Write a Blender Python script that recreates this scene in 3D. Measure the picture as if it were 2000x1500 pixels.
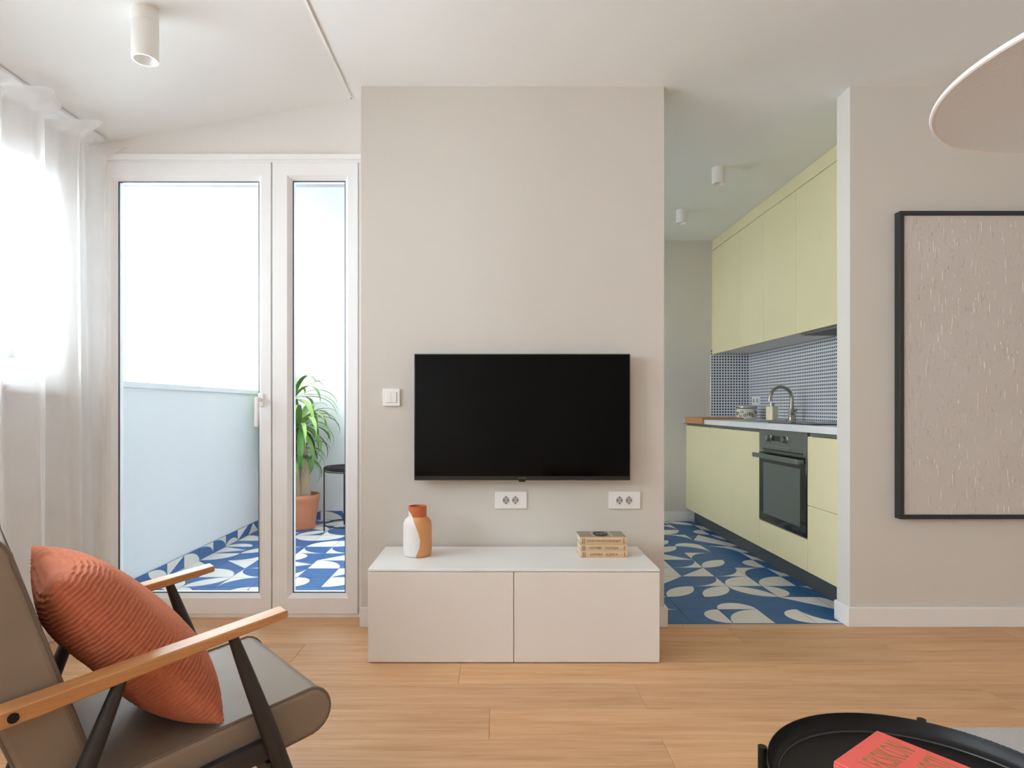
import bpy, math, random
from mathutils import Vector, Matrix
random.seed(7)
for o in list(bpy.data.objects): bpy.data.objects.remove(o)
scene = bpy.context.scene
COL = scene.collection
PI = math.pi

# ------------------------------------------------------------------ camera, sky, exposure
CAMZ = 1.053
cam = bpy.data.cameras.new('camera')
cam.sensor_width = 36.0; cam.lens = 1180 / 2000 * 36
cam.shift_x = 0.016; cam.shift_y = 0.023
cam.clip_start = 0.05
camo = bpy.data.objects.new('camera', cam); COL.objects.link(camo)
camo.location = (0, 0, CAMZ); camo.rotation_euler = (PI / 2, 0, 0)
scene.camera = camo
world = bpy.data.worlds.new('overcast_sky'); scene.world = world
world.use_nodes = True
bg = world.node_tree.nodes['Background']
bg.inputs['Color'].default_value = (0.88, 0.955, 1.025, 1)
bg.inputs['Strength'].default_value = 5.0
vs = scene.view_settings
vs.view_transform = 'Standard'; vs.look = 'None'; vs.gamma = 1; vs.use_curve_mapping = False
vs.exposure = 1.80
scene.cycles.max_bounces = 16; scene.cycles.diffuse_bounces = 10; scene.cycles.transparent_max_bounces = 16

def portal(name, loc, rot, sx, sy):
    l = bpy.data.lights.new(name, 'AREA'); l.shape = 'RECTANGLE'; l.size = sx; l.size_y = sy
    l.cycles.is_portal = True
    o = bpy.data.objects.new(name, l); COL.objects.link(o); o.location = loc; o.rotation_euler = rot
    return o
# sky portals in the openings (they only guide sampling, they emit nothing)
portal('window_portal', (-2.27, 1.7, 1.65), (0, -PI / 2, 0), 1.0, 2.3)
portal('window_portal', (-2.27, -0.9, 1.65), (0, -PI / 2, 0), 1.0, 2.5)
portal('window_portal', (-2.27, -2.9, 1.15), (0, -PI / 2, 0), 2.1, 1.1)
portal('window_portal', (-1.87, -3.82, 1.15), (PI / 2, 0, 0), 0.25, 2.1)
portal('balcony_portal', (-2.22, 4.4, 1.71), (0, -PI / 2, 0), 1.04, 2.5)

# ------------------------------------------------------------------ helpers
def S(r, g, b):
    f = lambda c: (c / 255 / 12.92) if c / 255 <= 0.04045 else ((c / 255 + 0.055) / 1.055) ** 2.4
    return (f(r), f(g), f(b), 1)

def mat(name, col, rough=0.5, metal=0.0, bump=None, spec=0.5, coat=0.0):
    m = bpy.data.materials.new(name); m.use_nodes = True
    nt = m.node_tree; b = nt.nodes['Principled BSDF']
    b.inputs['Base Color'].default_value = col
    b.inputs['Roughness'].default_value = rough
    b.inputs['Metallic'].default_value = metal
    b.inputs['Specular IOR Level'].default_value = spec
    b.inputs['Coat Weight'].default_value = coat
    if bump:
        sc, st, dist = bump
        tc = nt.nodes.new('ShaderNodeTexCoord'); n = nt.nodes.new('ShaderNodeTexNoise')
        n.inputs['Scale'].default_value = sc; n.inputs['Detail'].default_value = 4
        bm = nt.nodes.new('ShaderNodeBump'); bm.inputs['Strength'].default_value = st; bm.inputs['Distance'].default_value = dist
        nt.links.new(tc.outputs['Object'], n.inputs['Vector'])
        nt.links.new(n.outputs['Fac'], bm.inputs['Height']); nt.links.new(bm.outputs['Normal'], b.inputs['Normal'])
    return m

class NT:
    """tiny node-tree builder"""
    def __init__(s, m): s.t = m.node_tree; s.b = s.t.nodes['Principled BSDF']
    def n(s, typ, **kw):
        x = s.t.nodes.new('ShaderNode' + typ)
        for k, v in kw.items(): setattr(x, k, v)
        return x
    def l(s, a, b): s.t.links.new(a, b)
    def math(s, op, a, b=None, c=None):
        x = s.n('Math', operation=op)
        for i, v in enumerate((a, b, c)):
            if v is None: continue
            if isinstance(v, (int, float)): x.inputs[i].default_value = v
            else: s.l(v, x.inputs[i])
        return x.outputs[0]
    def mix(s, fac, a, b):
        x = s.n('Mix', data_type='RGBA')
        if isinstance(fac, (int, float)): x.inputs[0].default_value = fac
        else: s.l(fac, x.inputs[0])
        for i, v in ((6, a), (7, b)):
            if isinstance(v, tuple): x.inputs[i].default_value = v
            else: s.l(v, x.inputs[i])
        return x.outputs[2]
    def obj(s): return s.n('TexCoord').outputs['Object']
    def xyz(s, v):
        x = s.n('SeparateXYZ'); s.l(v, x.inputs[0]); return x.outputs
    def scale(s, v, sc, off=None):
        x = s.n('Mapping'); s.l(v, x.inputs['Vector']); x.inputs['Scale'].default_value = sc
        if off is not None: s.l(off, x.inputs['Location'])
        return x.outputs[0]
    def noise(s, v, sc, det=3, rough=0.5):
        x = s.n('TexNoise'); s.l(v, x.inputs['Vector']); x.inputs['Scale'].default_value = sc
        x.inputs['Detail'].default_value = det; x.inputs['Roughness'].default_value = rough
        return x.outputs['Fac']
    def ramp(s, fac, stops):
        x = s.n('ValToRGB'); s.l(fac, x.inputs[0]); e = x.color_ramp.elements
        while len(e) < len(stops): e.new(0.5)
        for q, (p, c) in zip(e, stops): q.position = p; q.color = c
        return x.outputs[0]
    def bump(s, h, st, dist):
        x = s.n('Bump'); s.l(h, x.inputs['Height']); x.inputs['Strength'].default_value = st; x.inputs['Distance'].default_value = dist
        s.l(x.outputs[0], s.b.inputs['Normal'])

class MB:
    def __init__(s): s.v = []; s.f = []; s.mi = []
    def add(s, vs, fs, mi=0):
        k = len(s.v); s.v += [tuple(p) for p in vs]; s.f += [tuple(i + k for i in f) for f in fs]; s.mi += [mi] * len(fs); return s
    def box(s, x0, x1, y0, y1, z0, z1, mi=0):
        v = [(x0, y0, z0), (x1, y0, z0), (x1, y1, z0), (x0, y1, z0), (x0, y0, z1), (x1, y0, z1), (x1, y1, z1), (x0, y1, z1)]
        return s.add(v, [(0, 3, 2, 1), (4, 5, 6, 7), (0, 1, 5, 4), (1, 2, 6, 5), (2, 3, 7, 6), (3, 0, 4, 7)], mi)
    def hexa(s, pts, mi=0):
        return s.add(pts, [(0, 3, 2, 1), (4, 5, 6, 7), (0, 1, 5, 4), (1, 2, 6, 5), (2, 3, 7, 6), (3, 0, 4, 7)], mi)
    def tube(s, pts, rad, n=12, closed=False, mi=0):
        pts = [Vector(p) for p in pts]; m = len(pts)
        if not isinstance(rad, (list, tuple)): rad = [rad] * m
        rings = []
        up = None
        for i, p in enumerate(pts):
            a = pts[(i - 1) % m] if (closed or i > 0) else p
            b = pts[(i + 1) % m] if (closed or i < m - 1) else p
            t = (b - a).normalized()
            if up is None:
                up = Vector((0, 0, 1)) if abs(t.z) < 0.9 else Vector((1, 0, 0))
            u = (up - t * up.dot(t)).normalized(); w = t.cross(u); up = u
            rings.append([p + (u * math.cos(q) + w * math.sin(q)) * rad[i] for q in [2 * PI * k / n for k in range(n)]])
        vs = [p for r in rings for p in r]; fs = []
        for i in range(m if closed else m - 1):
            j = (i + 1) % m
            for k in range(n):
                fs.append((i * n + k, i * n + (k + 1) % n, j * n + (k + 1) % n, j * n + k))
        if not closed:
            fs.append(tuple(range(n - 1, -1, -1))); fs.append(tuple((m - 1) * n + k for k in range(n)))
        return s.add(vs, fs, mi)
    def lathe(s, prof, n=32, c=(0, 0, 0), cap0=True, cap1=True, mi=0):
        vs = [(c[0] + r * math.cos(2 * PI * k / n), c[1] + r * math.sin(2 * PI * k / n), c[2] + z) for r, z in prof for k in range(n)]
        fs = []
        for i in range(len(prof) - 1):
            for k in range(n):
                fs.append((i * n + k, i * n + (k + 1) % n, (i + 1) * n + (k + 1) % n, (i + 1) * n + k))
        if cap0: fs.append(tuple(range(n - 1, -1, -1)))
        if cap1: fs.append(tuple((len(prof) - 1) * n + k for k in range(n)))
        return s.add(vs, fs, mi)
    def prism(s, poly, y0, y1, mi=0):
        """polygon of (x, z) extruded along y"""
        n = len(poly)
        vs = [(x, y0, z) for x, z in poly] + [(x, y1, z) for x, z in poly]
        fs = [tuple(range(n)), tuple(range(2 * n - 1, n - 1, -1))] + [(i, n + i, n + (i + 1) % n, (i + 1) % n) for i in range(n)]
        return s.add(vs, fs, mi)
    def frame(s, x0, x1, z0, z1, loops, mi=0):
        """mitred frame; loops = (left, right, top, bottom inset, y)"""
        vs = []
        for l, r, t, b, y in loops:
            vs += [(x0 + l, y, z0 + b), (x1 - r, y, z0 + b), (x1 - r, y, z1 - t), (x0 + l, y, z1 - t)]
        fs = []; m = len(loops)
        for i in range(m):
            j = (i + 1) % m
            for k in range(4):
                fs.append((i * 4 + k, i * 4 + (k + 1) % 4, j * 4 + (k + 1) % 4, j * 4 + k))
        return s.add(vs, fs, mi)
    def mesh(s, name, mats, smooth=True, angle=35):
        me = bpy.data.meshes.new(name); me.from_pydata(s.v, [], s.f)
        for m in (mats if isinstance(mats, (list, tuple)) else [mats]): me.materials.append(m)
        if any(s.mi): me.polygons.foreach_set('material_index', s.mi)
        me.update()
        import bmesh
        bm = bmesh.new(); bm.from_mesh(me); bmesh.ops.recalc_face_normals(bm, faces=bm.faces); bm.to_mesh(me); bm.free()
        if smooth:
            me.polygons.foreach_set('use_smooth', [True] * len(me.polygons))
            me.set_sharp_from_angle(angle=math.radians(angle))
        return me
    def build(s, name, mats, parent=None, bevel=0, seg=2, loc=None, smooth=True, angle=35):
        o = bpy.data.objects.new(name, s.mesh(name, mats, smooth, angle)); COL.objects.link(o)
        if parent: o.parent = parent
        if loc: o.location = loc
        if bevel:
            b = o.modifiers.new('bevel', 'BEVEL'); b.width = bevel; b.segments = seg; b.limit_method = 'ANGLE'; b.angle_limit = math.radians(40)
        return o

def empty(name, loc=(0, 0, 0), rz=0):
    o = bpy.data.objects.new(name, None); COL.objects.link(o); o.location = loc; o.rotation_euler = (0, 0, rz)
    o.empty_display_size = 0.1
    return o
def tag(o, label, cat, group=None, kind=None):
    o['label'] = label; o['category'] = cat
    if group: o['group'] = group
    if kind: o['kind'] = kind
    return o
def struct(o, label, cat): return tag(o, label, cat, kind='structure')
def inst(name, me, parent, loc=(0, 0, 0), rz=0):
    o = bpy.data.objects.new(name, me); COL.objects.link(o); o.parent = parent; o.location = loc; o.rotation_euler = (0, 0, rz); return o
def copy_tree(o, parent=None):
    c = o.copy(); COL.objects.link(c); c.parent = parent
    for ch in o.children: copy_tree(ch, c)
    return c
def text(name, body, size, m, parent, mtx, ext=0.0003, sx=1.0, align='CENTER', space=1.0):
    cu = bpy.data.curves.new(name, 'FONT'); cu.body = body; cu.size = size; cu.extrude = ext
    cu.align_x = align; cu.align_y = 'CENTER'; cu.space_character = space; cu.resolution_u = 3
    t = bpy.data.objects.new(name + '_curve', cu); COL.objects.link(t)
    bpy.context.view_layer.update()
    me = bpy.data.meshes.new_from_object(t.evaluated_get(bpy.context.evaluated_depsgraph_get()))
    bpy.data.objects.remove(t); bpy.data.curves.remove(cu)
    me.transform(Matrix.Diagonal((sx, 1, 1, 1))); me.transform(mtx); me.materials.clear(); me.materials.append(m)
    o = bpy.data.objects.new(name, me); COL.objects.link(o); o.parent = parent
    return o

# ------------------------------------------------------------------ materials
M = {}
M['wall'] = mat('greige_paint', S(212, 207, 199), 0.85, bump=(90, 0.04, 0.002), spec=0.25)
M['white_wall'] = mat('white_paint', S(232, 230, 227), 0.85, bump=(90, 0.04, 0.002), spec=0.25)
M['ceil'] = mat('ceiling_paint', S(238, 239, 237), 0.9, bump=(60, 0.03, 0.002), spec=0.2)
M['ext'] = mat('exterior_render', S(222, 222, 220), 0.9, bump=(40, 0.1, 0.003), spec=0.2)
M['parapet'] = mat('pale_grey_render', S(226, 228, 230), 0.9, bump=(40, 0.1, 0.003), spec=0.2)
M['soffit'] = mat('grey_white_soffit', S(202, 203, 204), 0.9, spec=0.2)
M['skirt'] = mat('white_skirting_lacquer', S(232, 230, 228), 0.4)
M['pvc'] = mat('white_pvc', S(247, 248, 249), 0.3)
M['gasket'] = mat('dark_gasket', S(70, 78, 88), 0.6)
M['white_lac'] = mat('white_lacquer', S(240, 239, 237), 0.35)
M['cab_front'] = mat('warm_white_front', S(231, 228, 223), 0.45)
M['dark_gap'] = mat('dark_recess', S(45, 45, 44), 0.7)
M['plastic'] = mat('white_plastic', S(238, 237, 234), 0.35)
M['grey_hole'] = mat('socket_shadow_grey', S(176, 172, 166), 0.5)
M['metal'] = mat('brushed_steel', S(176, 170, 160), 0.3, 1.0)
M['steel'] = mat('sink_steel', S(190, 190, 188), 0.3, 1.0)
M['black_metal'] = mat('black_powder_coat', S(14, 14, 15), 0.4, spec=0.3, bump=(400, 0.06, 0.0005))
M['highlight_bead'] = mat('black_highlight_bead', S(52, 52, 53), 0.35)  # highlight line of the tray put into the colour, lighter than the coat
M['black_wood'] = mat('black_stained_wood', S(44, 42, 42), 0.5, bump=(120, 0.1, 0.001))
M['frame_black'] = mat('black_frame_paint', S(44, 47, 48), 0.5)
M['tv_body'] = mat('tv_black_plastic', S(22, 23, 25), 0.4)
M['tv_screen'] = mat('tv_screen_glass', S(4, 4, 5), 0.10, spec=0.12)
M['logo'] = mat('grey_print', S(96, 98, 98), 0.4)
M['green'] = mat('pale_green_front', S(229, 219, 178), 0.5, spec=0.35)
M['plinth'] = mat('dark_plinth', S(74, 76, 78), 0.35)
M['gola'] = mat('grey_handle_channel', S(105, 106, 102), 0.4)
M['oven_panel'] = mat('oven_graphite', S(122, 126, 122), 0.35, 0.5)
M['oven_glass'] = mat('oven_black_glass', S(28, 32, 31), 0.06, spec=0.8)
M['oven_win'] = mat('oven_window_glass', S(92, 101, 97), 0.06, spec=0.8)  # lighter grey: the reflection in the glass is put into the colour
M['hob'] = mat('hob_black_glass', S(18, 20, 26), 0.08)
M['worktop'] = mat('white_worktop', S(228, 230, 232), 0.35)
M['under'] = mat('white_melamine', S(225, 225, 222), 0.5)
M['terracotta'] = mat('terracotta_pot', S(205, 130, 95), 0.8, bump=(30, 0.15, 0.003))
M['soil'] = mat('dark_soil', S(62, 46, 36), 0.95, bump=(80, 0.6, 0.01))
M['lamp'] = mat('lamp_white_felt', S(236, 242, 248), 0.9, bump=(45, 0.25, 0.004), spec=0.15)
M['lamp_rim'] = mat('lamp_white_edge', S(240, 237, 233), 0.7)
M['book_red'] = mat('coral_book_cloth', S(226, 98, 88), 0.75, bump=(700, 0.1, 0.0005))
M['book_gold'] = mat('olive_gold_print', S(150, 112, 62), 0.5)
M['page'] = mat('page_paper', S(226, 214, 190), 0.85)
M['spine'] = mat('aged_tan_cloth', S(216, 186, 150), 0.8, bump=(500, 0.15, 0.0005))
M['spine_ink'] = mat('brown_spine_print', S(134, 98, 62), 0.7)
M['cover_grey'] = mat('grey_olive_cover', S(160, 152, 132), 0.8)
M['cover_ink'] = mat('dark_cover_print', S(70, 66, 58), 0.8)
M['cover_pale'] = mat('pale_cover_print', S(206, 200, 186), 0.8)
M['soap'] = mat('cream_soap_bottle', S(228, 216, 188), 0.35)
M['ceramic'] = mat('cream_ceramic', S(226, 222, 206), 0.3)
M['flower'] = mat('dark_floral_print', S(92, 94, 80), 0.4)
M['lid'] = mat('pale_grey_lid', S(176, 180, 176), 0.25, 0.4)

def wood(name, dark, mid, light, sc=1.0, axis=0, per_obj=False, rough=0.42):
    m = mat(name, mid, rough); t = NT(m); v = t.obj()
    if per_obj:
        oi = t.n('ObjectInfo'); cx = t.n('CombineXYZ')
        t.l(t.math('MULTIPLY', oi.outputs['Random'], 37.0), cx.inputs[0]); t.l(t.math('MULTIPLY', oi.outputs['Random'], 91.0), cx.inputs[1])
        va = t.n('VectorMath', operation='ADD'); t.l(v, va.inputs[0]); t.l(cx.outputs[0], va.inputs[1]); v = va.outputs[0]
    st = [1.0, 1.0, 1.0]; st = [9.0 * sc] * 3; st[axis] = 0.55 * sc
    g = t.noise(t.scale(v, tuple(st)), 3.0, 6, 0.62)
    st2 = [60.0 * sc] * 3; st2[axis] = 1.6 * sc
    f = t.noise(t.scale(v, tuple(st2)), 3.0, 3, 0.6)
    h = t.math('ADD', t.math('MULTIPLY', g, 0.65), t.math('MULTIPLY', f, 0.35))
    c = t.ramp(h, [(0.30, dark), (0.5, mid), (0.70, light)])
    if per_obj:
        hv = t.n('HueSaturation'); t.l(c, hv.inputs['Color'])
        t.l(t.math('ADD', t.math('MULTIPLY', oi.outputs['Random'], 0.14), 0.93), hv.inputs['Value']); c = hv.outputs[0]
    t.l(c, t.b.inputs['Base Color']); t.bump(f, 0.12, 0.001)
    return m
M['plank'] = wood('oak_laminate', S(186, 138, 94), S(212, 166, 122), S(226, 186, 146), 1.0, 0, True, 0.52)
M['subfloor'] = mat('plank_joint', S(170, 130, 95), 0.8)
M['arm'] = wood('oiled_beech_arm', S(174, 118, 72), S(192, 136, 86), S(206, 154, 106), 2.0, 0)
M['board'] = wood('cutting_board_wood', S(176, 116, 66), S(200, 140, 86), S(214, 158, 104), 2.0, 0)
M['bark'] = mat('yucca_bark', S(184, 160, 134), 0.9, bump=(60, 0.7, 0.01))

def leather():
    m = mat('taupe_leather', S(140, 125, 110), 0.48, spec=0.28); t = NT(m); v = t.obj()
    n = t.noise(v, 260, 3); n2 = t.noise(v, 7, 2)
    t.l(t.mix(n2, S(134, 119, 104), S(146, 131, 116)), t.b.inputs['Base Color']); t.bump(n, 0.12, 0.0015)
    return m
M['leather'] = leather()
M['piping'] = mat('taupe_piping', S(112, 98, 85), 0.5)

def pillow_mat():
    m = mat('terracotta_chenille', S(190, 104, 74), 0.9, spec=0.1); t = NT(m); v = t.obj()
    n = t.noise(v, 90, 4, 0.7); n2 = t.noise(v, 400, 2)
    t.l(t.mix(n, S(176, 98, 72), S(220, 138, 108)), t.b.inputs['Base Color'])
    t.b.inputs['Sheen Weight'].default_value = 0.5; t.b.inputs['Sheen Tint'].default_value = S(240, 170, 140)
    t.bump(n2, 0.5, 0.002); return m
M['pillow'] = pillow_mat()

def tilemat(name, a, b):
    m = mat(name, a, 0.45, spec=0.4); t = NT(m); oi = t.n('ObjectInfo')
    v = t.obj(); n = t.noise(v, 14, 4)
    t.l(t.mix(n, a, b), t.b.inputs['Base Color']); return m
M['tile_blue'] = tilemat('cement_tile_blue', S(36, 84, 138), S(58, 108, 162))
M['tile_white'] = tilemat('cement_tile_white', S(216, 212, 204), S(230, 227, 220))
M['grout'] = mat('grey_grout', S(168, 172, 176), 0.9)

def dots():
    m = mat('dotted_mosaic', S(226, 228, 232), 0.25); t = NT(m); x, y, z = t.xyz(t.obj())
    P = 0.0256
    cell = lambda c: t.math('SUBTRACT', t.math('FRACT', t.math('DIVIDE', c, P)), 0.5)
    h = t.math('ADD', x, y)   # x on the far return, y on the long wall
    a, b = cell(h), cell(z)
    d = t.math('SQRT', t.math('ADD', t.math('MULTIPLY', a, a), t.math('MULTIPLY', b, b)))
    k = t.math('LESS_THAN', d, 0.31)
    g = t.math('GREATER_THAN', t.math('MAXIMUM', t.math('ABSOLUTE', a), t.math('ABSOLUTE', b)), 0.46)
    c = t.mix(g, S(228, 230, 234), S(204, 207, 212))
    t.l(t.mix(k, c, S(52, 60, 84)), t.b.inputs['Base Color']); return m
M['dots'] = dots()

def canvas():
    m = mat('plaster_canvas', S(206, 195, 186), 0.8, spec=0.3); t = NT(m); v = t.obj()
    st = t.noise(t.scale(v, (34, 8, 9)), 2.2, 5, 0.7)
    sp = t.math('MULTIPLY', t.math('SUBTRACT', t.math('MAXIMUM', st, 0.6), 0.6), 5.0)
    fine = t.noise(t.scale(v, (120, 60, 60)), 3, 3, 0.7)
    h = t.math('ADD', sp, t.math('MULTIPLY', fine, 0.35))
    big = t.noise(v, 2.5, 2)
    t.l(t.mix(big, S(206, 197, 188), S(212, 205, 200)), t.b.inputs['Base Color'])
    t.bump(h, 0.7, 0.006); return m
M['canvas'] = canvas()
M['canvas_ridge'] = mat('raised_plaster_stroke', S(222, 214, 206), 0.6)

def rug():
    m = mat('striped_flatweave', S(220, 218, 214), 0.95, spec=0.1); t = NT(m); x, y, z = t.xyz(t.obj())
    k = t.math('FRACT', t.math('DIVIDE', x, 0.0085)); g = t.math('GREATER_THAN', k, 0.62)
    t.l(t.mix(g, S(232, 231, 229), S(120, 121, 126)), t.b.inputs['Base Color'])
    t.bump(t.math('ABSOLUTE', t.math('SUBTRACT', k, 0.5)), 0.4, 0.003); return m
M['rug'] = rug()

def leafmat():
    m = mat('yucca_leaf', S(96, 138, 62), 0.45, spec=0.5); t = NT(m); oi = t.n('ObjectInfo')
    t.l(t.ramp(oi.outputs['Random'], [(0, S(70, 116, 52)), (0.6, S(104, 150, 66)), (1, S(148, 178, 96))]), t.b.inputs['Base Color'])
    return m
M['leaf'] = leafmat()

def vase_mat(H, R):
    m = mat('painted_vase', S(230, 228, 222), 0.4); t = NT(m); x, y, z = t.xyz(t.obj())
    zf = t.math('DIVIDE', z, H)
    pts = [(0, 0.0), (0.04, 0.02), (0.2, 0.25), (0.35, 0.30), (0.5, 0.17), (0.62, 0.02), (0.78, -0.25), (0.86, -0.40), (0.93, -0.62), (1.0, -0.95)]
    r = t.ramp(zf, [(p, ((q + 1) / 2,) * 3 + (1,)) for p, q in pts])
    f = t.math('SUBTRACT', t.math('MULTIPLY', r, 2.0), 1.0)
    k = t.math('GREATER_THAN', t.math('DIVIDE', x, R), f)
    neck = t.math('GREATER_THAN', zf, 0.79)
    oc = t.mix(neck, S(222, 158, 104), S(196, 106, 62))
    t.l(t.mix(k, S(232, 230, 226), oc), t.b.inputs['Base Color']); return m

def glassmat(name, tint, ior=1.5):
    m = bpy.data.materials.new(name); m.use_nodes = True; nt = m.node_tree; nt.nodes.clear()
    out = nt.nodes.new('ShaderNodeOutputMaterial'); mx = nt.nodes.new('ShaderNodeMixShader')
    tr = nt.nodes.new('ShaderNodeBsdfTransparent'); tr.inputs[0].default_value = tint
    gl = nt.nodes.new('ShaderNodeBsdfGlossy'); gl.inputs['Roughness'].default_value = 0.0
    fr = nt.nodes.new('ShaderNodeFresnel'); fr.inputs['IOR'].default_value = ior
    nt.links.new(fr.outputs[0], mx.inputs[0]); nt.links.new(tr.outputs[0], mx.inputs[1]); nt.links.new(gl.outputs[0], mx.inputs[2])
    nt.links.new(mx.outputs[0], out.inputs[0]); return m
M['glass'] = glassmat('clear_pane_glass', (0.97, 0.985, 0.99, 1), 1.32)

def sheer():
    m = bpy.data.materials.new('sheer_voile'); m.use_nodes = True; nt = m.node_tree; nt.nodes.clear()
    N = nt.nodes.new; L = nt.links.new
    out = N('ShaderNodeOutputMaterial'); mx = N('ShaderNodeMixShader'); mx2 = N('ShaderNodeMixShader')
    tr = N('ShaderNodeBsdfTransparent'); df = N('ShaderNodeBsdfDiffuse'); tl = N('ShaderNodeBsdfTranslucent')
    df.inputs[0].default_value = S(250, 250, 250); tl.inputs[0].default_value = S(250, 250, 250)
    mx2.inputs[0].default_value = 0.36
    L(df.outputs[0], mx2.inputs[1]); L(tl.outputs[0], mx2.inputs[2])
    lw = N('ShaderNodeLayerWeight'); lw.inputs['Blend'].default_value = 0.45
    mr = N('ShaderNodeMapRange'); mr.inputs['To Min'].default_value = 0.5; mr.inputs['To Max'].default_value = 0.95
    L(lw.outputs['Facing'], mr.inputs['Value']); L(mr.outputs[0], mx.inputs[0])
    L(tr.outputs[0], mx.inputs[1]); L(mx2.outputs[0], mx.inputs[2]); L(mx.outputs[0], out.inputs[0])
    return m
M['sheer'] = sheer()

# ------------------------------------------------------------------ room shell
WY = 2.909            # plane of the television wall
GY = 3.02             # plane of the balcony glazing
XL, XR, YB = -2.05, 4.60, -3.60
KX0, KX1, KY1 = -0.45, 2.359, 5.60
BY1 = 5.67
CREASE = -0.72
SL = 0.1765
CZ = 2.60
slope_z = lambda x: CZ - SL * (CREASE - x)

fl = struct(MB().box(XL - .2, XR + .2, YB - .2, 3.10, -0.12, -0.012).build('floor', M['subfloor']), 'warm oak laminate floor of the living room, planks running side to side', 'floor')
PW, PL = 0.193, 1.29
plank_me = {}
def plank_mesh(L, W):
    k = (round(L, 3), round(W, 3))
    if k not in plank_me:
        c = 0.0012; a, b = L / 2 - .0003, W / 2 - .0003
        v = [(-a, -b, -.012), (a, -b, -.012), (a, b, -.012), (-a, b, -.012), (-a, -b, -c), (a, -b, -c), (a, b, -c), (-a, b, -c),
             (-a + c, -b + c, 0), (a - c, -b + c, 0), (a - c, b - c, 0), (-a + c, b - c, 0)]
        f = [(0, 3, 2, 1), (8, 9, 10, 11)] + [(i, (i + 1) % 4, 4 + (i + 1) % 4, 4 + i) for i in range(4)] + [(4 + i, 4 + (i + 1) % 4, 8 + (i + 1) % 4, 8 + i) for i in range(4)]
        plank_me[k] = MB().add(v, f).mesh('plank', M['plank'], smooth=False)
    return plank_me[k]
JX = {-2: 0.9, -1: 2.40, 0: 1.733, 1: -0.142, 2: 0.53, 3: -0.02, 4: 0.527, 5: 0.0, 6: 0.8}
for r in range(-2, 33):
    y1 = 2.69 - PW * r; y0 = y1 - PW
    y1 = min(y1, 3.05)
    if y1 - y0 < 0.01: continue
    x = JX.get(r, random.uniform(0, PL)); x -= PL * math.ceil((x - XL) / PL)
    while x < XR:
        a, b = max(x, XL), min(x + PL, XR)
        # the stretch in front of the kitchen opening stops at the tile edge
        segs = [(a, b)]
        if y0 > 2.70:
            yy1 = min(y1, 2.93)
        else: yy1 = y1
        if b - a > 0.01 and yy1 - y0 > 0.005:
            inst('plank', plank_mesh(b - a, yy1 - y0), fl, ((a + b) / 2, (y0 + yy1) / 2, 0))
        x += PL
# strip under the glazing beside the television wall
inst('plank', plank_mesh(1.40, 0.115), fl, (-1.35, 2.9875, 0))

def slabs(name, boxes, m, label, cat='wall'):
    b = MB()
    for q in boxes: b.box(*q)
    return struct(b.build(name, m), label, cat)

slabs('wall_front', [(-0.648, 0.811, WY, GY + .03, 0, CZ), (-0.648, -0.45, GY + .03, 3.2, 0, CZ)], M['wall'], 'greige wall section behind the television, between balcony glazing and kitchen opening')
slabs('wall_front_right', [(1.706, XR + .2, WY, GY, 0, CZ)], M['wall'], 'greige wall behind the framed canvas, right of the kitchen opening')
slabs('wall_front_left', [(XL - .2, -0.648, GY + .01, 3.2, 2.317, CZ)], M['white_wall'], 'pale wall strip above the balcony glazing')
W0 = [(-2.15, 0.35), (0.55, 2.84)]
GD = (-3.45, -2.35, 0.06, 2.2)      # added glazing behind the viewer, left wall, for low frontal light
GB = (-2.0, -1.75, 0.06, 2.2)        # added narrow window behind the viewer, back wall, for frontal light
WZ0, WZ1 = 1.15, 2.143
segs = [(XL - .2, XL, YB - .2, GD[0], 0, 2.6), (XL - .2, XL, GD[1], W0[0][0], 0, 2.6), (XL - .2, XL, GD[0], GD[1], 0, GD[2]), (XL - .2, XL, GD[0], GD[1], GD[3], 2.6), (XL - .2, XL, W0[0][1], W0[1][0], 0, 2.6), (XL - .2, XL, W0[1][1], 3.2, 0, 2.6)]
for a, b in W0: segs += [(XL - .2, XL, a, b, 0, WZ0), (XL - .2, XL, a, b, WZ1, 2.6)]
slabs('wall_left', segs, M['white_wall'], 'white window wall behind the sheer curtain')
slabs('wall_right', [(XR, XR + .2, YB - .2, WY, 0, CZ)], M['wall'], 'greige side wall right of the room')
slabs('wall_back', [(XL - .2, GB[0], YB - .2, YB, 0, CZ), (GB[1], XR + .2, YB - .2, YB, 0, CZ), (GB[0], GB[1], YB - .2, YB, 0, GB[2]), (GB[0], GB[1], YB - .2, YB, GB[3], CZ)], M['wall'], 'greige wall behind the viewer')
slabs('wall_kitchen_back', [(-0.6, KX1 + .15, KY1, KY1 + .15, 0, CZ)], M['wall'], 'greige end wall of the kitchen')
slabs('wall_kitchen_right', [(KX1, KX1 + .15, GY, KY1, 0, CZ)], M['white_wall'], 'wall behind the kitchen units')
KW = (3.35, 5.35, 0.85, 2.2)
slabs('wall_kitchen_left', [(-0.6, KX0, 3.2, KW[0], 0, CZ), (-0.6, KX0, KW[1], BY1 + .1, 0, CZ), (-0.6, KX0, KW[0], KW[1], 0, KW[2]), (-0.6, KX0, KW[0], KW[1], KW[3], CZ)], M['white_wall'], 'wall between kitchen and balcony')
slabs('ceiling', [(CREASE, XR + .2, YB - .2, KY1 + .15, CZ, CZ + .15)], M['ceil'], 'flat white ceiling running on into the kitchen', 'ceiling')
zc = slope_z(XL - .2)
sc = MB().hexa([(XL - .2, YB - .2, zc), (CREASE - .004, YB - .2, CZ - .003), (CREASE - .004, 3.2, CZ - .003), (XL - .2, 3.2, zc),
                (XL - .2, YB - .2, zc + .3), (CREASE, YB - .2, CZ + .15), (CREASE, 3.2, CZ + .15), (XL - .2, 3.2, zc + .3)])
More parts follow.
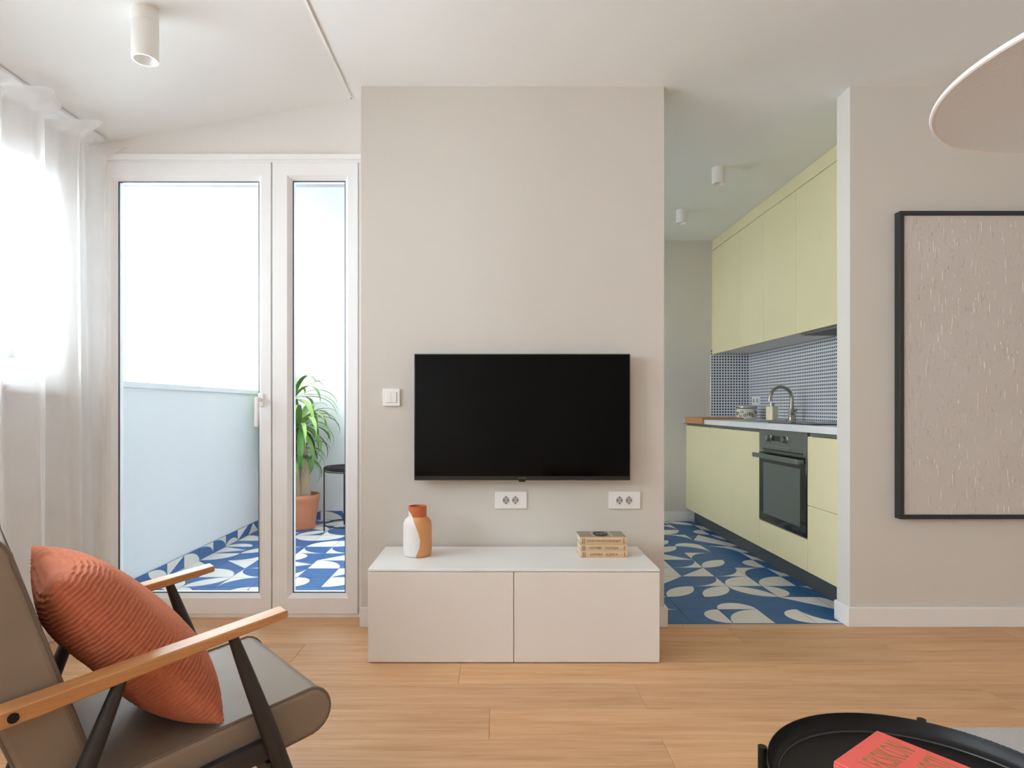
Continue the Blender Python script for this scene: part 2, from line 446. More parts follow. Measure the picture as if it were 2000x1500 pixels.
struct(sc.build('ceiling_slope', M['ceil'], smooth=False), 'sloping white ceiling above the curtain and the balcony door', 'ceiling')
struct(MB().box(CREASE - .006, CREASE + .004, YB, GY - .02, CZ - .007, CZ - .001).build('trim_1', M['ceil']), 'thin joint strip where sloping and flat ceiling meet', 'trim')

# baseboards
BH, BT = 0.094, 0.015
struct(MB().box(1.706 - BT, XR, WY - BT, WY, 0, BH).box(1.706 - BT, 1.706, WY, GY, 0, BH).build('baseboard_right', M['skirt'], bevel=.003), 'white baseboard under the framed canvas, turning into the kitchen opening', 'baseboard')
struct(MB().box(-0.648 - .004, 0.811 + BT, WY - BT, WY, 0, BH).box(0.811, 0.811 + BT, WY, GY, 0, BH).build('baseboard_front', M['skirt'], bevel=.003), 'white baseboard of the television wall, behind the low cabinet', 'baseboard')
struct(MB().box(KX0, 1.84, KY1 - BT, KY1, 0, BH).build('baseboard_kitchen', M['skirt'], bevel=.003), 'white baseboard along the kitchen end wall', 'baseboard')

# ------------------------------------------------------------------ patterned cement tiles
TS = 0.205
def arc(cx, cy, r, a0, a1, n=8):
    return [(cx + r * math.cos(math.radians(a0 + (a1 - a0) * i / n)), cy + r * math.sin(math.radians(a0 + (a1 - a0) * i / n))) for i in range(n + 1)]
def tile_mesh(kind, w=TS, h=TS):
    g = 0.0011; b = MB(); t = 0.008
    # pattern is drawn in a unit square and scaled to the tile
    A, B = 1, 0      # white, blue
    if kind == 0: polys = [([(0, 0), (1, 0), (1, 1)], B), ([(0, 0), (1, 1), (0, 1)], A)]
    elif kind == 1:
        q = arc(0, 0, 1, 0, 90); polys = [([(0, 0)] + q, B), (q + [(1, 1)], A)]
        polys = [([(0, 0)] + q, B), (list(reversed(q)) + [(1, 1)], A)]
    elif kind == 2:
        q = arc(0, 0, 1, 0, 90); polys = [([(0, 0)] + q, A), (list(reversed(q)) + [(1, 1)], B)]
    elif kind == 3:
        q1 = arc(0, 0, 1, 0, 90); q2 = arc(1, 1, 1, 180, 270)
        polys = [(q1[:-1] + q2[:-1], A), ([(0, 0)] + list(reversed(q2)), B), (list(reversed(q1)) + [(1, 1)], B)]
    elif kind == 4: polys = [([(0, 0), (1, 0), (1, 1), (0, 1)], B)]
    elif kind == 5:
        q = arc(0.5, 0, 0.5, 0, 180, 12); polys = [(q, A), ([(0, 0), (0, 1), (1, 1), (1, 0)] + q[1:-1], B)]
    elif kind == 6: polys = [([(0, 0), (1, 0), (0.5, 1)], A), ([(0, 0), (0.5, 1), (0, 1)], B), ([(1, 0), (1, 1), (0.5, 1)], B)]
    else: polys = [([(0, 0), (1, 0), (0, 1)], A), ([(1, 0), (1, 1), (0, 1)], B)]
    X = lambda u: (-w / 2 + g) + u * (w - 2 * g); Y = lambda u: (-h / 2 + g) + u * (h - 2 * g)
    for p, mi in polys: b.add([(X(x), Y(y), 0) for x, y in p], [tuple(range(len(p)))], mi)
    x0, x1, y0, y1 = X(0), X(1), Y(0), Y(1)
    b.add([(x0, y0, -t), (x1, y0, -t), (x1, y1, -t), (x0, y1, -t), (x0, y0, 0), (x1, y0, 0), (x1, y1, 0), (x0, y1, 0)],
          [(0, 1, 5, 4), (1, 2, 6, 5), (2, 3, 7, 6), (3, 0, 4, 7), (0, 3, 2, 1)], 0)
    me = bpy.data.meshes.new('tile'); me.from_pydata(b.v, [], b.f)
    me.materials.append(M['tile_blue']); me.materials.append(M['tile_white']); me.polygons.foreach_set('material_index', b.mi); me.update()
    return me
TM = [tile_mesh(k) for k in range(8)]
KINDS = [0, 1, 1, 2, 3, 3, 5, 6, 7, 1, 2, 4]
rt = random.Random(21)
kf = struct(MB().box(-0.6, 2.5, 2.93, KY1, -0.12, -0.003).build('floor_kitchen', M['grout']), 'blue and white patterned cement tile floor of the kitchen', 'floor')
bf = struct(MB().box(-2.25, -0.6, 3.10, BY1, -0.12, -0.003).build('floor_balcony', M['grout']), 'blue and white patterned cement tile floor of the balcony', 'floor')
def lay(parent, xs, ys, x0, x1, y0, y1):
    for x in xs:
        for y in ys:
            a, b = max(x, x0), min(x + TS, x1); c, d = max(y, y0), min(y + TS, y1)
            if b - a < .02 or d - c < .02: continue
            k = rt.choice(KINDS); rz = rt.choice([0, 1, 2, 3]) * PI / 2
            if b - a > TS - .001 and d - c > TS - .001: inst('tile', TM[k], parent, ((a + b) / 2, (c + d) / 2, 0), rz)
            else: inst('tile', tile_mesh(k, b - a, d - c), parent, ((a + b) / 2, (c + d) / 2, 0), 0)
kx = [1.161 + TS * i for i in range(-5, 4)]; ky = [3.154 + TS * j for j in range(-2, 13)]
lay(kf, kx, ky, 0.12, 1.86, 2.93, KY1)
bx_ = [XL + TS * i for i in range(8)]; by_ = [3.135 + TS * j for j in range(13)]
lay(bf, bx_, by_, XL, -0.62, 3.115, BY1)

# ------------------------------------------------------------------ balcony
struct(MB().box(XL - .16, XL, 3.2, BY1, -0.12, 1.165).box(XL - .18, XL + .012, 3.2, BY1, 1.165, 1.20).build('wall_balcony_parapet', M['parapet'], bevel=.003), 'white balcony parapet with a flat coping, seen through the glazed door', 'wall')
struct(MB().box(XL - .2, -0.6, BY1, BY1 + .15, -0.12, 2.6).build('wall_balcony_end', M['ext']), 'white end wall of the balcony behind the potted yucca', 'wall')
struct(MB().box(XL - .2, -0.6, 3.2, BY1 + .15, 2.22, 2.6).build('ceiling_balcony', M['soffit']), 'white soffit above the balcony', 'ceiling')
# tile skirting of the balcony, cut tiles standing on edge
SKH = 0.085
def skirt_tile(k, w):
    me = tile_mesh(k, w, SKH); return me
sk = struct(MB().box(XL, XL + .003, 3.2, BY1 - .011, 0, SKH - .004).build('trim_2', M['grout']), 'row of cut patterned tiles along the foot of the balcony parapet', 'trim')
for j, y in enumerate(by_):
    a, b = max(y, 3.2), min(y + TS, BY1 - .012)
    if b - a < .03: continue
    o = inst('tile', skirt_tile(rt.choice([0, 1, 2, 3, 5, 6]), b - a), sk, (XL + .011, (a + b) / 2, SKH / 2)); o.rotation_euler = (PI / 2, 0, PI / 2)
sk2 = struct(MB().box(XL + .012, -0.62, BY1 - .003, BY1, 0, SKH - .004).build('trim_3', M['grout']), 'row of cut patterned tiles along the foot of the balcony end wall', 'trim')
for x in bx_:
    a, b = max(x, XL + .013), min(x + TS, -0.62)
    if b - a < .03: continue
    o = inst('tile', skirt_tile(rt.choice([0, 1, 2, 3, 6]), b - a), sk2, ((a + b) / 2, BY1 - .011, SKH / 2)); o.rotation_euler = (PI / 2, 0, 0)
# pale neighbouring house across the street
nb = empty('outside_wall', (0, 12.0, -6))
MB().box(-6.56, 6, 0, 4, 0, 16).build('wall', M['ext'], nb)
tag(nb, 'pale plain house wall beyond the balcony parapet', 'building')
sky_blocker = empty('outside_wall', (-4.2, 3.3, -6))  # added block, placed to keep direct sky light off the balcony
MB().box(-4, 0, 0, 3.3, 0, 14).build('wall', M['ext'], sky_blocker)
tag(sky_blocker, 'added pale block shielding the balcony from the sky, left of it, behind the sheer curtain', 'building')

# ------------------------------------------------------------------ glazed balcony door and fixed light
def glazed(name, x0, x1, z0, z1, l, r, t, b, y, label, cat):
    root = empty(name, ((x0 + x1) / 2, y, z0)); w2 = (x1 - x0) / 2; h = z1 - z0; bd = 0.020
    MB().frame(-w2, w2, 0, h, [(0, 0, 0, 0, .07), (0, 0, 0, 0, .003), (.003, .003, .003, .003, 0), (l - bd, r - bd, t - bd, b - bd, 0),
               (l - bd + .006, r - bd + .006, t - bd + .006, b - bd + .006, .006), (l, r, t, b, .026), (l, r, t, b, .07)]).build('sash_frame', M['pvc'], root, angle=20)
    MB().frame(-w2, w2, 0, h, [(l - .002, r - .002, t - .002, b - .002, .0262), (l + .004, r + .004, t + .004, b + .004, .0262), (l + .004, r + .004, t + .004, b + .004, .034), (l - .002, r - .002, t - .002, b - .002, .034)]).build('gasket', M['gasket'], root)
    MB().box(-w2 + l - .005, w2 - r + .005, .036, .042, b - .005, h - t + .005).build('pane', M['glass'], root)
    return struct(root, label, cat)
DZ0, DZ1 = 0.022, 2.278
d1 = glazed('door_1', -2.000, -1.1215, DZ0, DZ1, .100, .0685, .087, .098, GY - .004, 'wide white glazed balcony door with lever handle', 'door')
d2 = glazed('window_1', -1.1155, -0.688, DZ0, DZ1, .094, .068, .084, .098, GY - .004, 'narrow fixed white-framed glazing beside the balcony door', 'window')
# lever handle: rose, neck, grip
hx = (513 - 968) / 389 - d1.location.x; hz = CAMZ - (781 - 796) / 389 - DZ0
hd = MB().box(hx - .014, hx + .014, -.010, 0, hz - .034, hz + .034).build('handle', M['pvc'], d1, bevel=.004)
MB().tube([(hx, -.008, hz), (hx, -.05, hz)], .010, 14).build('handle_neck', M['pvc'], hd)
MB().hexa([(hx - .014, -.060, hz - .135), (hx + .006, -.060, hz - .135), (hx + .006, -.046, hz - .135), (hx - .014, -.046, hz - .135),
           (hx - .011, -.062, hz + .014), (hx + .011, -.062, hz + .014), (hx + .011, -.042, hz + .014), (hx - .011, -.042, hz + .014)]).build('grip', M['pvc'], hd, bevel=.005)
fr = MB().box(-2.05, -0.655, GY + .006, GY + .10, 2.280, 2.317).box(-2.05, -2.0015, GY + .006, GY + .10, 0, 2.28).box(-0.6865, -0.655, GY + .006, GY + .10, 0, 2.28).box(-2.0015, -0.6865, GY + .006, GY + .10, 0, .020)
fr.box(-1.1205, -1.1165, GY + .05, GY + .08, .02, 2.28)
struct(fr.build('trim_4', M['pvc'], bevel=.002), 'white outer frame around the balcony door and the fixed light', 'trim')
struct(MB().box(-2.05, -0.652, GY - .012, GY + .012, 2.290, 2.318).build('trim_5', M['pvc'], bevel=.003), 'white cover strip along the top of the balcony glazing', 'trim')
struct(MB().box(-2.05, -0.655, 3.10, 3.2, -.1, .012).build('trim_6', M['ext']), 'white threshold sill outside the balcony door', 'trim')

# ------------------------------------------------------------------ windows of the left wall
def side_window(name, y0, y1, label):
    root = empty(name, (XL, (y0 + y1) / 2, WZ0), PI / 2); w2 = (y1 - y0) / 2; h = WZ1 - WZ0
    MB().frame(-w2, w2, 0, h, [(0, 0, 0, 0, .13), (0, 0, 0, 0, .06), (.05, .05, .05, .05, .06), (.05, .05, .05, .05, .13)]).build('frame', M['pvc'], root)
    n = 2; cw = (2 * w2 - .10) / n
    for i in range(n):
        a = -w2 + .05 + i * cw; b = a + cw
        sh = MB().frame(a, b, .05, h - .05, [(.001, .001, .001, .001, .12), (.001, .001, .001, .001, .045), (.055, .055, .055, .055, .045), (.068, .068, .068, .068, .065), (.068, .068, .068, .068, .12)]).build('sash', M['pvc'], root)
        MB().box(a + .064, b - .064, .085, .091, .114, h - .114).build('pane', M['glass'], sh)
    MB().box(-w2 - .03, w2 + .03, -.06, .06, -.03, -.001).build('window_sill', M['pvc'], root, bevel=.004)
    return struct(root, label, 'window')
side_window('window_2', *W0[1], 'white two-sash window behind the sheer curtain')
side_window('window_3', *W0[0], 'white two-sash window further back along the window wall')
def plain_window(name, loc, rz, w, h, label):
    root = empty(name, loc, rz); w2 = w / 2
    MB().frame(-w2, w2, 0, h, [(0, 0, 0, 0, .12), (0, 0, 0, 0, .05), (.07, .07, .07, .07, .05), (.07, .07, .07, .07, .12)]).build('frame', M['pvc'], root)
    MB().box(-w2 + .066, w2 - .066, .08, .086, .066, h - .066).build('pane', M['glass'], root)
    return struct(root, label, 'window')
plain_window('added_window_1', (XL, (GD[0] + GD[1]) / 2, GD[2]), PI / 2, GD[1] - GD[0], GD[3] - GD[2], 'unseen tall white-framed glazing at the back of the window wall, added to light the room')
plain_window('added_window_2', ((GB[0] + GB[1]) / 2, YB, GB[2]), PI, GB[1] - GB[0], GB[3] - GB[2], 'unseen tall white-framed window in the wall behind the viewer, added for light')
kwn = empty('window_4', (KX0, (KW[0] + KW[1]) / 2, KW[2]), PI / 2)
hw = (KW[1] - KW[0]) / 2; hh = KW[3] - KW[2]
MB().frame(-hw, hw, 0, hh, [(0, 0, 0, 0, .12), (0, 0, 0, 0, .05), (.07, .07, .07, .07, .05), (.07, .07, .07, .07, .12)]).build('frame', M['pvc'], kwn)
MB().box(-hw + .066, hw - .066, .08, .086, .066, hh - .066).build('pane', M['glass'], kwn)
struct(kwn, 'white-framed window between kitchen and balcony', 'window')

# ------------------------------------------------------------------ sheer curtain
def curtain():
    nu, nv = 200, 40
    y0, y1 = 2.02, 2.975
    zs = [0.012 + (2.285 - 0.012) * (i / (nv - 9)) for i in range(nv - 8)] + [2.285 + .105 * (i + 1) / 8 for i in range(8)]
    v = []; f = []
    def fold(u):            # gathers towards the far end
        y = y0 + (y1 - y0) * u
        ph = 2 * PI * (y / 0.23) + 1.1 * math.sin(y * 3.1) + 5.0 * max(0, u - .8) ** 1.5
        return y, ph
    for j, z in enumerate(zs):
        hgt = z / 2.36
        for i in range(nu + 1):
            u = i / nu; y, ph = fold(u)
            end = max(0.0, (u - 0.86) / 0.14)
            amp = (0.026 + 0.020 * math.sin(y * 5.3 + 1)) * (0.65 + 0.35 * (1 - hgt)) + 0.018 * end
            x = -1.945 + amp * math.sin(ph) + 0.010 * math.sin(ph * 2.3 + y * 4 + z * 1.5)
            yy = y + 0.028 * math.cos(ph) * (0.5 + end)
            zz = z
            if z > 2.285:
                k = (z - 2.285) / .105
                rf = math.sin(2 * PI * y / 0.27 + .6) * .5 + .5
                x += k * (0.02 + 0.12 * rf) + 0.02 * k * math.sin(ph * 1.7)
                zz = 2.285 + .105 * k * (0.35 + 0.55 * rf) - 0.02 * k * k
            elif z > 2.1:
                k = (z - 2.1) / .185
                rf = math.sin(2 * PI * y / 0.27 + .6) * .5 + .5
                x += 0.02 * k * k * (rf - .3)
            zz = min(zz, slope_z(x) - .012)
            v.append((x, min(yy, 2.995), zz))
    for j in range(nv - 1):
        for i in range(nu):
            a = j * (nu + 1) + i; f.append((a, a + 1, a + nu + 2, a + nu + 1))
    root = empty('curtain', (0, 0, 0))
    MB().add(v, f).build('curtain_fabric', M['sheer'], root, angle=180)
    MB().box(-1.955, -1.925, 0.5, 2.98, slope_z(-1.925) - .0195, slope_z(-1.955) - .001).build('curtain_rail', M['pvc'], root)
    tag(root, 'long white sheer curtain with a ruffled heading, hanging in front of the window', 'curtain')
curtain()

# ------------------------------------------------------------------ ceiling spots
def spot(name, x, y, z, d, h, collar, label, group=None):
    root = empty(name, (x, y, z)); r = d / 2
    MB().lathe([(r, 0), (r, -collar), ], 32).build('mounting_collar', M['plastic'], root)
    MB().lathe([(r * .985, -collar - .0), (r * .985, -collar - .002), (r, -collar - .003), (r, -h + .002), (r - .002, -h), (r - .007, -h), (r * .55, -h + .035), (r * .5, -h + .036)], 32, cap0=True, cap1=True).build('barrel', M['plastic'], root)
    MB().lathe([(r * .48, -h + .034), (r * .40, -h + .031)], 24).build('lens', M['lid'], root)
    tag(root, label, 'spotlight', group); return root
spot('ceiling_spotlight', -1.28, 2.207, slope_z(-1.28) - .001 + .007, 0.090, 0.186, .052, 'tall white cylinder spotlight on the sloping ceiling')
spot('ceiling_spotlight', 1.438, 3.90, CZ, 0.080, 0.105, .02, 'short white cylinder spotlight on the kitchen ceiling, nearer one', 'kitchen spotlights')
spot('ceiling_spotlight', 1.455, 4.73, CZ, 0.080, 0.105, .02, 'short white cylinder spotlight on the kitchen ceiling, farther one', 'kitchen spotlights')

# ------------------------------------------------------------------ television, switch, sockets
tv = empty('television', (0.125, WY, 0.711)); TW, TH = 0.508, 0.5947
MB().box(-TW, TW, -.069, -.030, 0, TH).build('housing', M['tv_body'], tv, bevel=.003)
MB().box(-TW + .14, TW - .14, -.030, -.012, .08, .45).build('rear_cover', M['tv_body'], tv, bevel=.006)
MB().box(-.15, .15, -.012, 0, .15, .38).build('wall_mount', M['black_metal'], tv)
MB().box(-TW + .005, TW - .005, -.0705, -.068, .020, TH - .006).build('screen', M['tv_screen'], tv)
MB().box(-.016, .016, -.066, -.045, -.008, .001).build('sensor', M['tv_body'], tv, bevel=.002)
MB().box(-.020, .020, -.0697, -.0688, .009, .013).build('logo', M['logo'], tv)
tag(tv, 'flat black wall-mounted television above the white cabinet', 'television')

sw = empty('light_switch', (-0.5005, WY, 1.102))
MB().box(-.042, .042, -.011, 0, -.042, .042).build('cover_plate', M['plastic'], sw, bevel=.003)
MB().box(-.0255, -.0005, -.014, -.010, -.026, .026).build('rocker', M['plastic'], sw, bevel=.0015)
MB().hexa([(.0005, -.0135, -.026), (.0255, -.0135, -.026), (.0255, -.010, -.026), (.0005, -.010, -.026), (.0005, -.017, .026), (.0255, -.017, .026), (.0255, -.010, .026), (.0005, -.010, .026)]).build('rocker', M['plastic'], sw, bevel=.0015)
tag(sw, 'square white light switch on the wall left of the television', 'light switch')

def socket(x, z, label):
    root = empty('wall_socket', (x, WY, z))
    MB().box(-.076, .076, -.010, 0, -.0415, .0415).build('cover_plate', M['plastic'], root, bevel=.003)
    for cx in (-.024, .021):
        ins = MB().box(cx - .0215, cx + .0215, -.0115, -.009, -.024, .024).build('socket_insert', M['plastic'], root, bevel=.001)
        # ring wall with a recessed grey well
        b = MB(); n = 28; R = .0195
        for r, y in ((R, -.0122), (R - .002, -.0122), (R - .003, -.0116)):
            b.v += [(cx + r * math.cos(2 * PI * k / n), y, r * math.sin(2 * PI * k / n)) for k in range(n)]
        for i in range(2):
            for k in range(n): b.f.append((i * n + k, i * n + (k + 1) % n, (i + 1) * n + (k + 1) % n, (i + 1) * n + k)); b.mi.append(0)
        b.f.append(tuple(2 * n + k for k in range(n))); b.mi.append(1)
        b.build('well', [M['plastic'], M['grey_hole']], ins)
        for dx, dz in ((-.0095, 0), (.0095, 0)):
            MB().tube([(cx + dx, -.0135, dz), (cx + dx, -.0105, dz)], .0026, 10).build('pin_hole', M['dark_gap'], ins)
        for dz in (-.0165, .0165):
            MB().box(cx - .003, cx + .003, -.0135, -.0105, dz - .002, dz + .002).build('earth_clip', M['dark_gap'], ins)
    tag(root, label, 'socket', 'double sockets under the television')
socket(0.0739, 0.609, 'white double wall socket under the middle of the television')
socket(0.6188, 0.608, 'white double wall socket under the right end of the television')

# ------------------------------------------------------------------ low cabinet with vase and books
bench = empty('low_cabinet', (0.075, 2.487, 0)); BX, BD, BHt = 0.601, 0.405, 0.388
t = .018
MB().box(-BX, -BX + t, .020, BD, .004, BHt - .012).box(BX - t, BX, .020, BD, .004, BHt - .012).box(-BX + t, BX - t, .020, BD, .004, .022).box(-BX + t, BX - t, .020, BD, BHt - .03, BHt - .012).box(-BX + t, BX - t, BD - .008, BD, .022, BHt - .03).box(-.009, .009, .02, BD - .01, .022, BHt - .03).build('carcass', M['white_lac'], bench)
MB().box(-BX, BX, .001, BD, BHt - .011, BHt).build('top_panel', M['white_lac'], bench, bevel=.0015)
for a, b in ((-BX + .0005, -.0016), (.0016, BX - .0005)):
    MB().box(a, b, 0, .0185, .004, BHt - .0135).build('door', M['cab_front'], bench, bevel=.0015)
for a in (-BX + .05, BX - .05):
    for y in (.06, BD - .06): MB().lathe([(.018, 0), (.018, .0045)], 16, (a, y, 0)).build('foot', M['dark_gap'], bench)
tag(bench, 'low white two-door media cabinet standing under the television', 'cabinet')
BTOP = BHt

VH, VR = 0.222, 0.0640
vm = vase_mat(VH, VR)
pr = [(.052, 0), (.059, .003), (.0625, .012), (.064, .03), (.064, .135), (.062, .150), (.055, .163), (.045, .171), (.0412, .175), (.0405, .182), (.0410, .216), (.0405, .222), (.0375, .222), (.0365, .216), (.0365, .175), (.05, .16), (.058, .13), (.058, .01)]
vz = MB().lathe(pr, 64).build('vase', vm, loc=(-0.352, 2.725, BTOP), angle=50)
tag(vz, 'bottle-shaped vase painted white and orange, standing on the low cabinet', 'vase')

def old_book(z0, th, w, d, dx, title, label, first=False, size=.0155, sx=1.05):
    root = empty('book', (0.478 + dx, 2.672, BTOP + z0)); w2 = w / 2
    c = .0022
    MB().box(-w2, w2, .004, d, 0, c).build('cover', M['spine'] if not first else M['cover_grey'], root, bevel=.0006)
    top = MB().box(-w2, w2, .004, d, th - c, th).build('cover', M['spine'] if not first else M['cover_grey'], root, bevel=.0006)
    MB().box(-w2 + .003, w2 - .003, .005, d - .003, c, th - c).build('page_block', M['page'], root)
    sp = MB()
    n = 8; P = [(.0045 - .0045 * math.sin(PI * i / n), th * i / n) for i in range(n + 1)]
    vs = [(-w2, y, z) for y, z in P] + [(w2, y, z) for y, z in P]
    fs = [(i, i + 1, n + 2 + i, n + 1 + i) for i in range(n)]; k = n + 1
    fs += [tuple(range(n, -1, -1)), tuple(range(k, 2 * k))] + [(0, k, 2 * k - 1, n)]
    s_ = sp.add(vs, fs).build('spine', M['spine'], root)
    R = Matrix.Translation((0, -.0003, th / 2)) @ Matrix.Rotation(PI / 2, 4, 'X')
    text('title', title, size, M['spine_ink'], s_, R, sx=sx)
    for x in (-w2 + .011, -w2 + .019, w2 - .013):
        MB().box(x - .0014, x + .0014, -.0004, .003, th * .16, th * .84).build('band', M['spine_ink'], s_)
    if first:
        # engraved medallion flanked by pale patterned strips on the top cover
        b = MB(); n = 32
        b.lathe([(.034, 0), (.034, .0004)], n)
        b.v = [(x * 1.0 - .004, y * 1.55 + d * .52, z + th) for x, y, z in b.v]
        md = b.build('cover_medallion', M['cover_ink'], top)
        b = MB()
        for i in range(5): b.box(-.02 + i * .009, -.017 + i * .009, d * .58 - .012 + (i % 2) * .008, d * .58 + .006 + (i % 2) * .006, th + .0004, th + .0007)
        b.build('medallion_relief', M['cover_pale'], top)
        for xs in (-.044, .036):
            b = MB()
            for i in range(9): b.hexa([(xs, .008 + i * .012, th), (xs + .012, .013 + i * .012, th), (xs + .012, .0165 + i * .012, th), (xs, .0115 + i * .012, th), (xs, .008 + i * .012, th + .0005), (xs + .012, .013 + i * .012, th + .0005), (xs + .012, .0165 + i * .012, th + .0005), (xs, .0115 + i * .012, th + .0005)])
            b.build('pattern_strip', M['cover_pale'], top)
    tag(root, label, 'book', 'old books on the low cabinet')
old_book(0, .0290, .207, .128, .002, 'HOMER \u00b7 ILIJADA', 'old tan book at the bottom of the stack on the low cabinet')
old_book(.0292, .0285, .207, .128, .001, 'HOMER \u00b7 ODISEJA', 'old tan book in the middle of the stack on the low cabinet')
old_book(.0579, .0340, .206, .128, -.001, 'TEMIROPRASPODIRSKIJAT', 'old tan book with grey cover, topmost of the stack on the low cabinet', True, .0135, 1.0)

# ------------------------------------------------------------------ framed canvas
pc = empty('framed_canvas', (2.42, WY, 0.523)); w2, h = 0.50, 1.464; fw, fd = .020, .042
MB().prism([(-w2, 0), (-w2 + fw, fw), (-w2 + fw, h - fw), (-w2, h)], -fd, 0).build('frame_bar', M['frame_black'], pc, bevel=.0015)
MB().prism([(w2, 0), (w2, h), (w2 - fw, h - fw), (w2 - fw, fw)], -fd, 0).build('frame_bar', M['frame_black'], pc, bevel=.0015)
MB().prism([(-w2, 0), (w2, 0), (w2 - fw, fw), (-w2 + fw, fw)], -fd, 0).build('frame_bar', M['frame_black'], pc, bevel=.0015)
MB().prism([(-w2, h), (-w2 + fw, h - fw), (w2 - fw, h - fw), (w2, h)], -fd, 0).build('frame_bar', M['frame_black'], pc, bevel=.0015)
MB().box(-w2 + fw + .001, w2 - fw - .001, -.034, -.004, fw + .001, h - fw - .001).build('canvas', M['canvas'], pc)
rq = random.Random(11); rb_ = MB()
for _ in range(420):
    x = rq.uniform(-w2 + .03, w2 - .03); z = rq.uniform(.03, h - .03); a = rq.uniform(.0007, .0016); l_ = rq.choice([.005, .008, .012, .018, .026]); e = rq.uniform(.0012, .003); tl_ = rq.uniform(-.003, .003)
    rb_.add([(x - a, -.034, z - l_), (x + a, -.034, z - l_), (x + a + tl_, -.034, z + l_), (x - a + tl_, -.034, z + l_), (x + tl_ / 2, -.034 - e, z - l_ * .5), (x + tl_ / 2, -.034 - e, z + l_ * .6)],
            [(0, 1, 4), (1, 2, 5, 4), (2, 3, 5), (3, 0, 4, 5)])
rd = rb_.build('paint_ridges', M['canvas_ridge'], pc, smooth=False); rd['kind'] = 'stuff'
tag(pc, 'large beige textured canvas in a thin black frame on the right wall', 'picture')

# ------------------------------------------------------------------ pendant lamp
def pendant():
    cx, cy, z, r = 1.5255, 1.3155, 1.803, 0.4725
    root = empty('pendant_lamp', (cx, cy, z))
    n = 96; prof = [(0.0, .030), (.05, .030), (.20, .027), (.36, .018), (r - .012, .006)]
    prof_b = [(r - .012, -.002), (.36, .008), (.20, .016), (.05, .019), (0.0, .019)]
    b = MB(); P = [(max(q, .0005), zz) for q, zz in prof] + [(r - .010, .002)] + [(max(q, .0005), zz) for q, zz in prof_b]
    b.lathe(P, n, cap0=True, cap1=True); b.build('shade', M['lamp'], root, angle=60)
    MB().tube([((r - .006) * math.cos(2 * PI * k / n), (r - .006) * math.sin(2 * PI * k / n), .002) for k in range(n)], .0065, 8, closed=True).build('rim', M['lamp_rim'], root)
    MB().tube([(0, 0, .03), (0, 0, CZ - z - .02)], .003, 8).build('cord', M['plastic'], root)
    MB().lathe([(.05, CZ - z), (.05, CZ - z - .022), (.01, CZ - z - .025)], 24).build('ceiling_rose', M['plastic'], root)
    tag(root, 'large white disc-shaped pendant lamp hanging at upper right', 'lamp')
pendant()

# ------------------------------------------------------------------ tray tables
def tray_table(name, loc, r, h, label, rz, post_r=.0068, wall=.026):
    root = empty(name, loc, rz)
    n = 72
    P = [(.001, h - wall), (r - .016, h - wall), (r - .008, h - wall + .003), (r - .003, h - wall + .009), (r, h - .003), (r + .001, h), (r + .0025, h), (r + .003, h - .003), (r - .0005, h - wall + .006), (r - .006, h - wall - .001), (r - .014, h - wall - .0025), (.001, h - wall - .0025)]
    MB().lathe(P, n, cap0=False, cap1=False).build('tray', M['black_metal'], root, angle=50)
    MB().tube([((r - .0125) * math.cos(2 * PI * k / n), (r - .0125) * math.sin(2 * PI * k / n), h - wall + .0012) for k in range(n)], .0018, 8, closed=True).build('highlight_bead', M['highlight_bead'], root)  # added bead carrying the painted highlight at the foot of the tray wall
    for k in range(4):
        a = PI / 4 + k * PI / 2; q = r + post_r + .003
        x, y = q * math.cos(a), q * math.sin(a)
        MB().tube([(x, y, 0), (x, y, h)], post_r, 14).build('leg', M['black_metal'], root)
    MB().tube([((r + .001) * math.cos(2 * PI * k / n), (r + .001) * math.sin(2 * PI * k / n), h - wall - .008) for k in range(n)], .005, 8, closed=True).build('support_ring', M['black_metal'], root)
    MB().tube([((r + .001) * math.cos(2 * PI * k / n), (r + .001) * math.sin(2 * PI * k / n), .05) for k in range(n)], .005, 8, closed=True).build('floor_ring', M['black_metal'], root)
    return tag(root, label, 'table')
TZ = 0.53
tray_table('tray_table', (0.604, 0.822, 0), 0.212, TZ, 'round black metal tray table holding the red book', math.radians(15))
tray_table('tray_table', (-1.262, 5.24, 0), 0.212, 0.545, 'round black metal tray table out on the balcony beside the plant', math.radians(-18), .006, .03)

rb = empty('book', (0.4948, 0.8846, TZ - .0255), math.atan2(.584, .812))   # local x: reading direction, -y: down the cover
bw, bl, bt = .144, .205, .031
cv = MB().box(0, bw, -bl, 0, bt - .003, bt).build('cover', M['book_red'], rb, bevel=.0012)
MB().box(0, bw, -bl, 0, 0, .003).build('cover', M['book_red'], rb, bevel=.0012)
MB().box(0, .004, -bl, 0, .003, bt - .003).build('spine', M['book_red'], rb)
MB().box(.004, bw - .004, -bl + .004, -.004, .003, bt - .003).build('page_block', M['page'], rb)
text('title', 'LEKSIKON', .056, M['book_gold'], cv, Matrix.Translation((bw / 2 + .004, -.043, bt + .0001)), sx=.40)
text('title', 'UMETNOSTI', .056, M['book_gold'], cv, Matrix.Translation((bw / 2 + .004, -.096, bt + .0001)), sx=.35)
tag(rb, 'coral red hardback with olive lettering lying on the black tray', 'book')

rg = MB().box(1.15, 3.1, -1.2, 1.975, .0005, .009).build('rug', M['rug'], bevel=.003)
tag(rg, 'pale flatweave rug with fine grey stripes, lower right corner', 'rug')

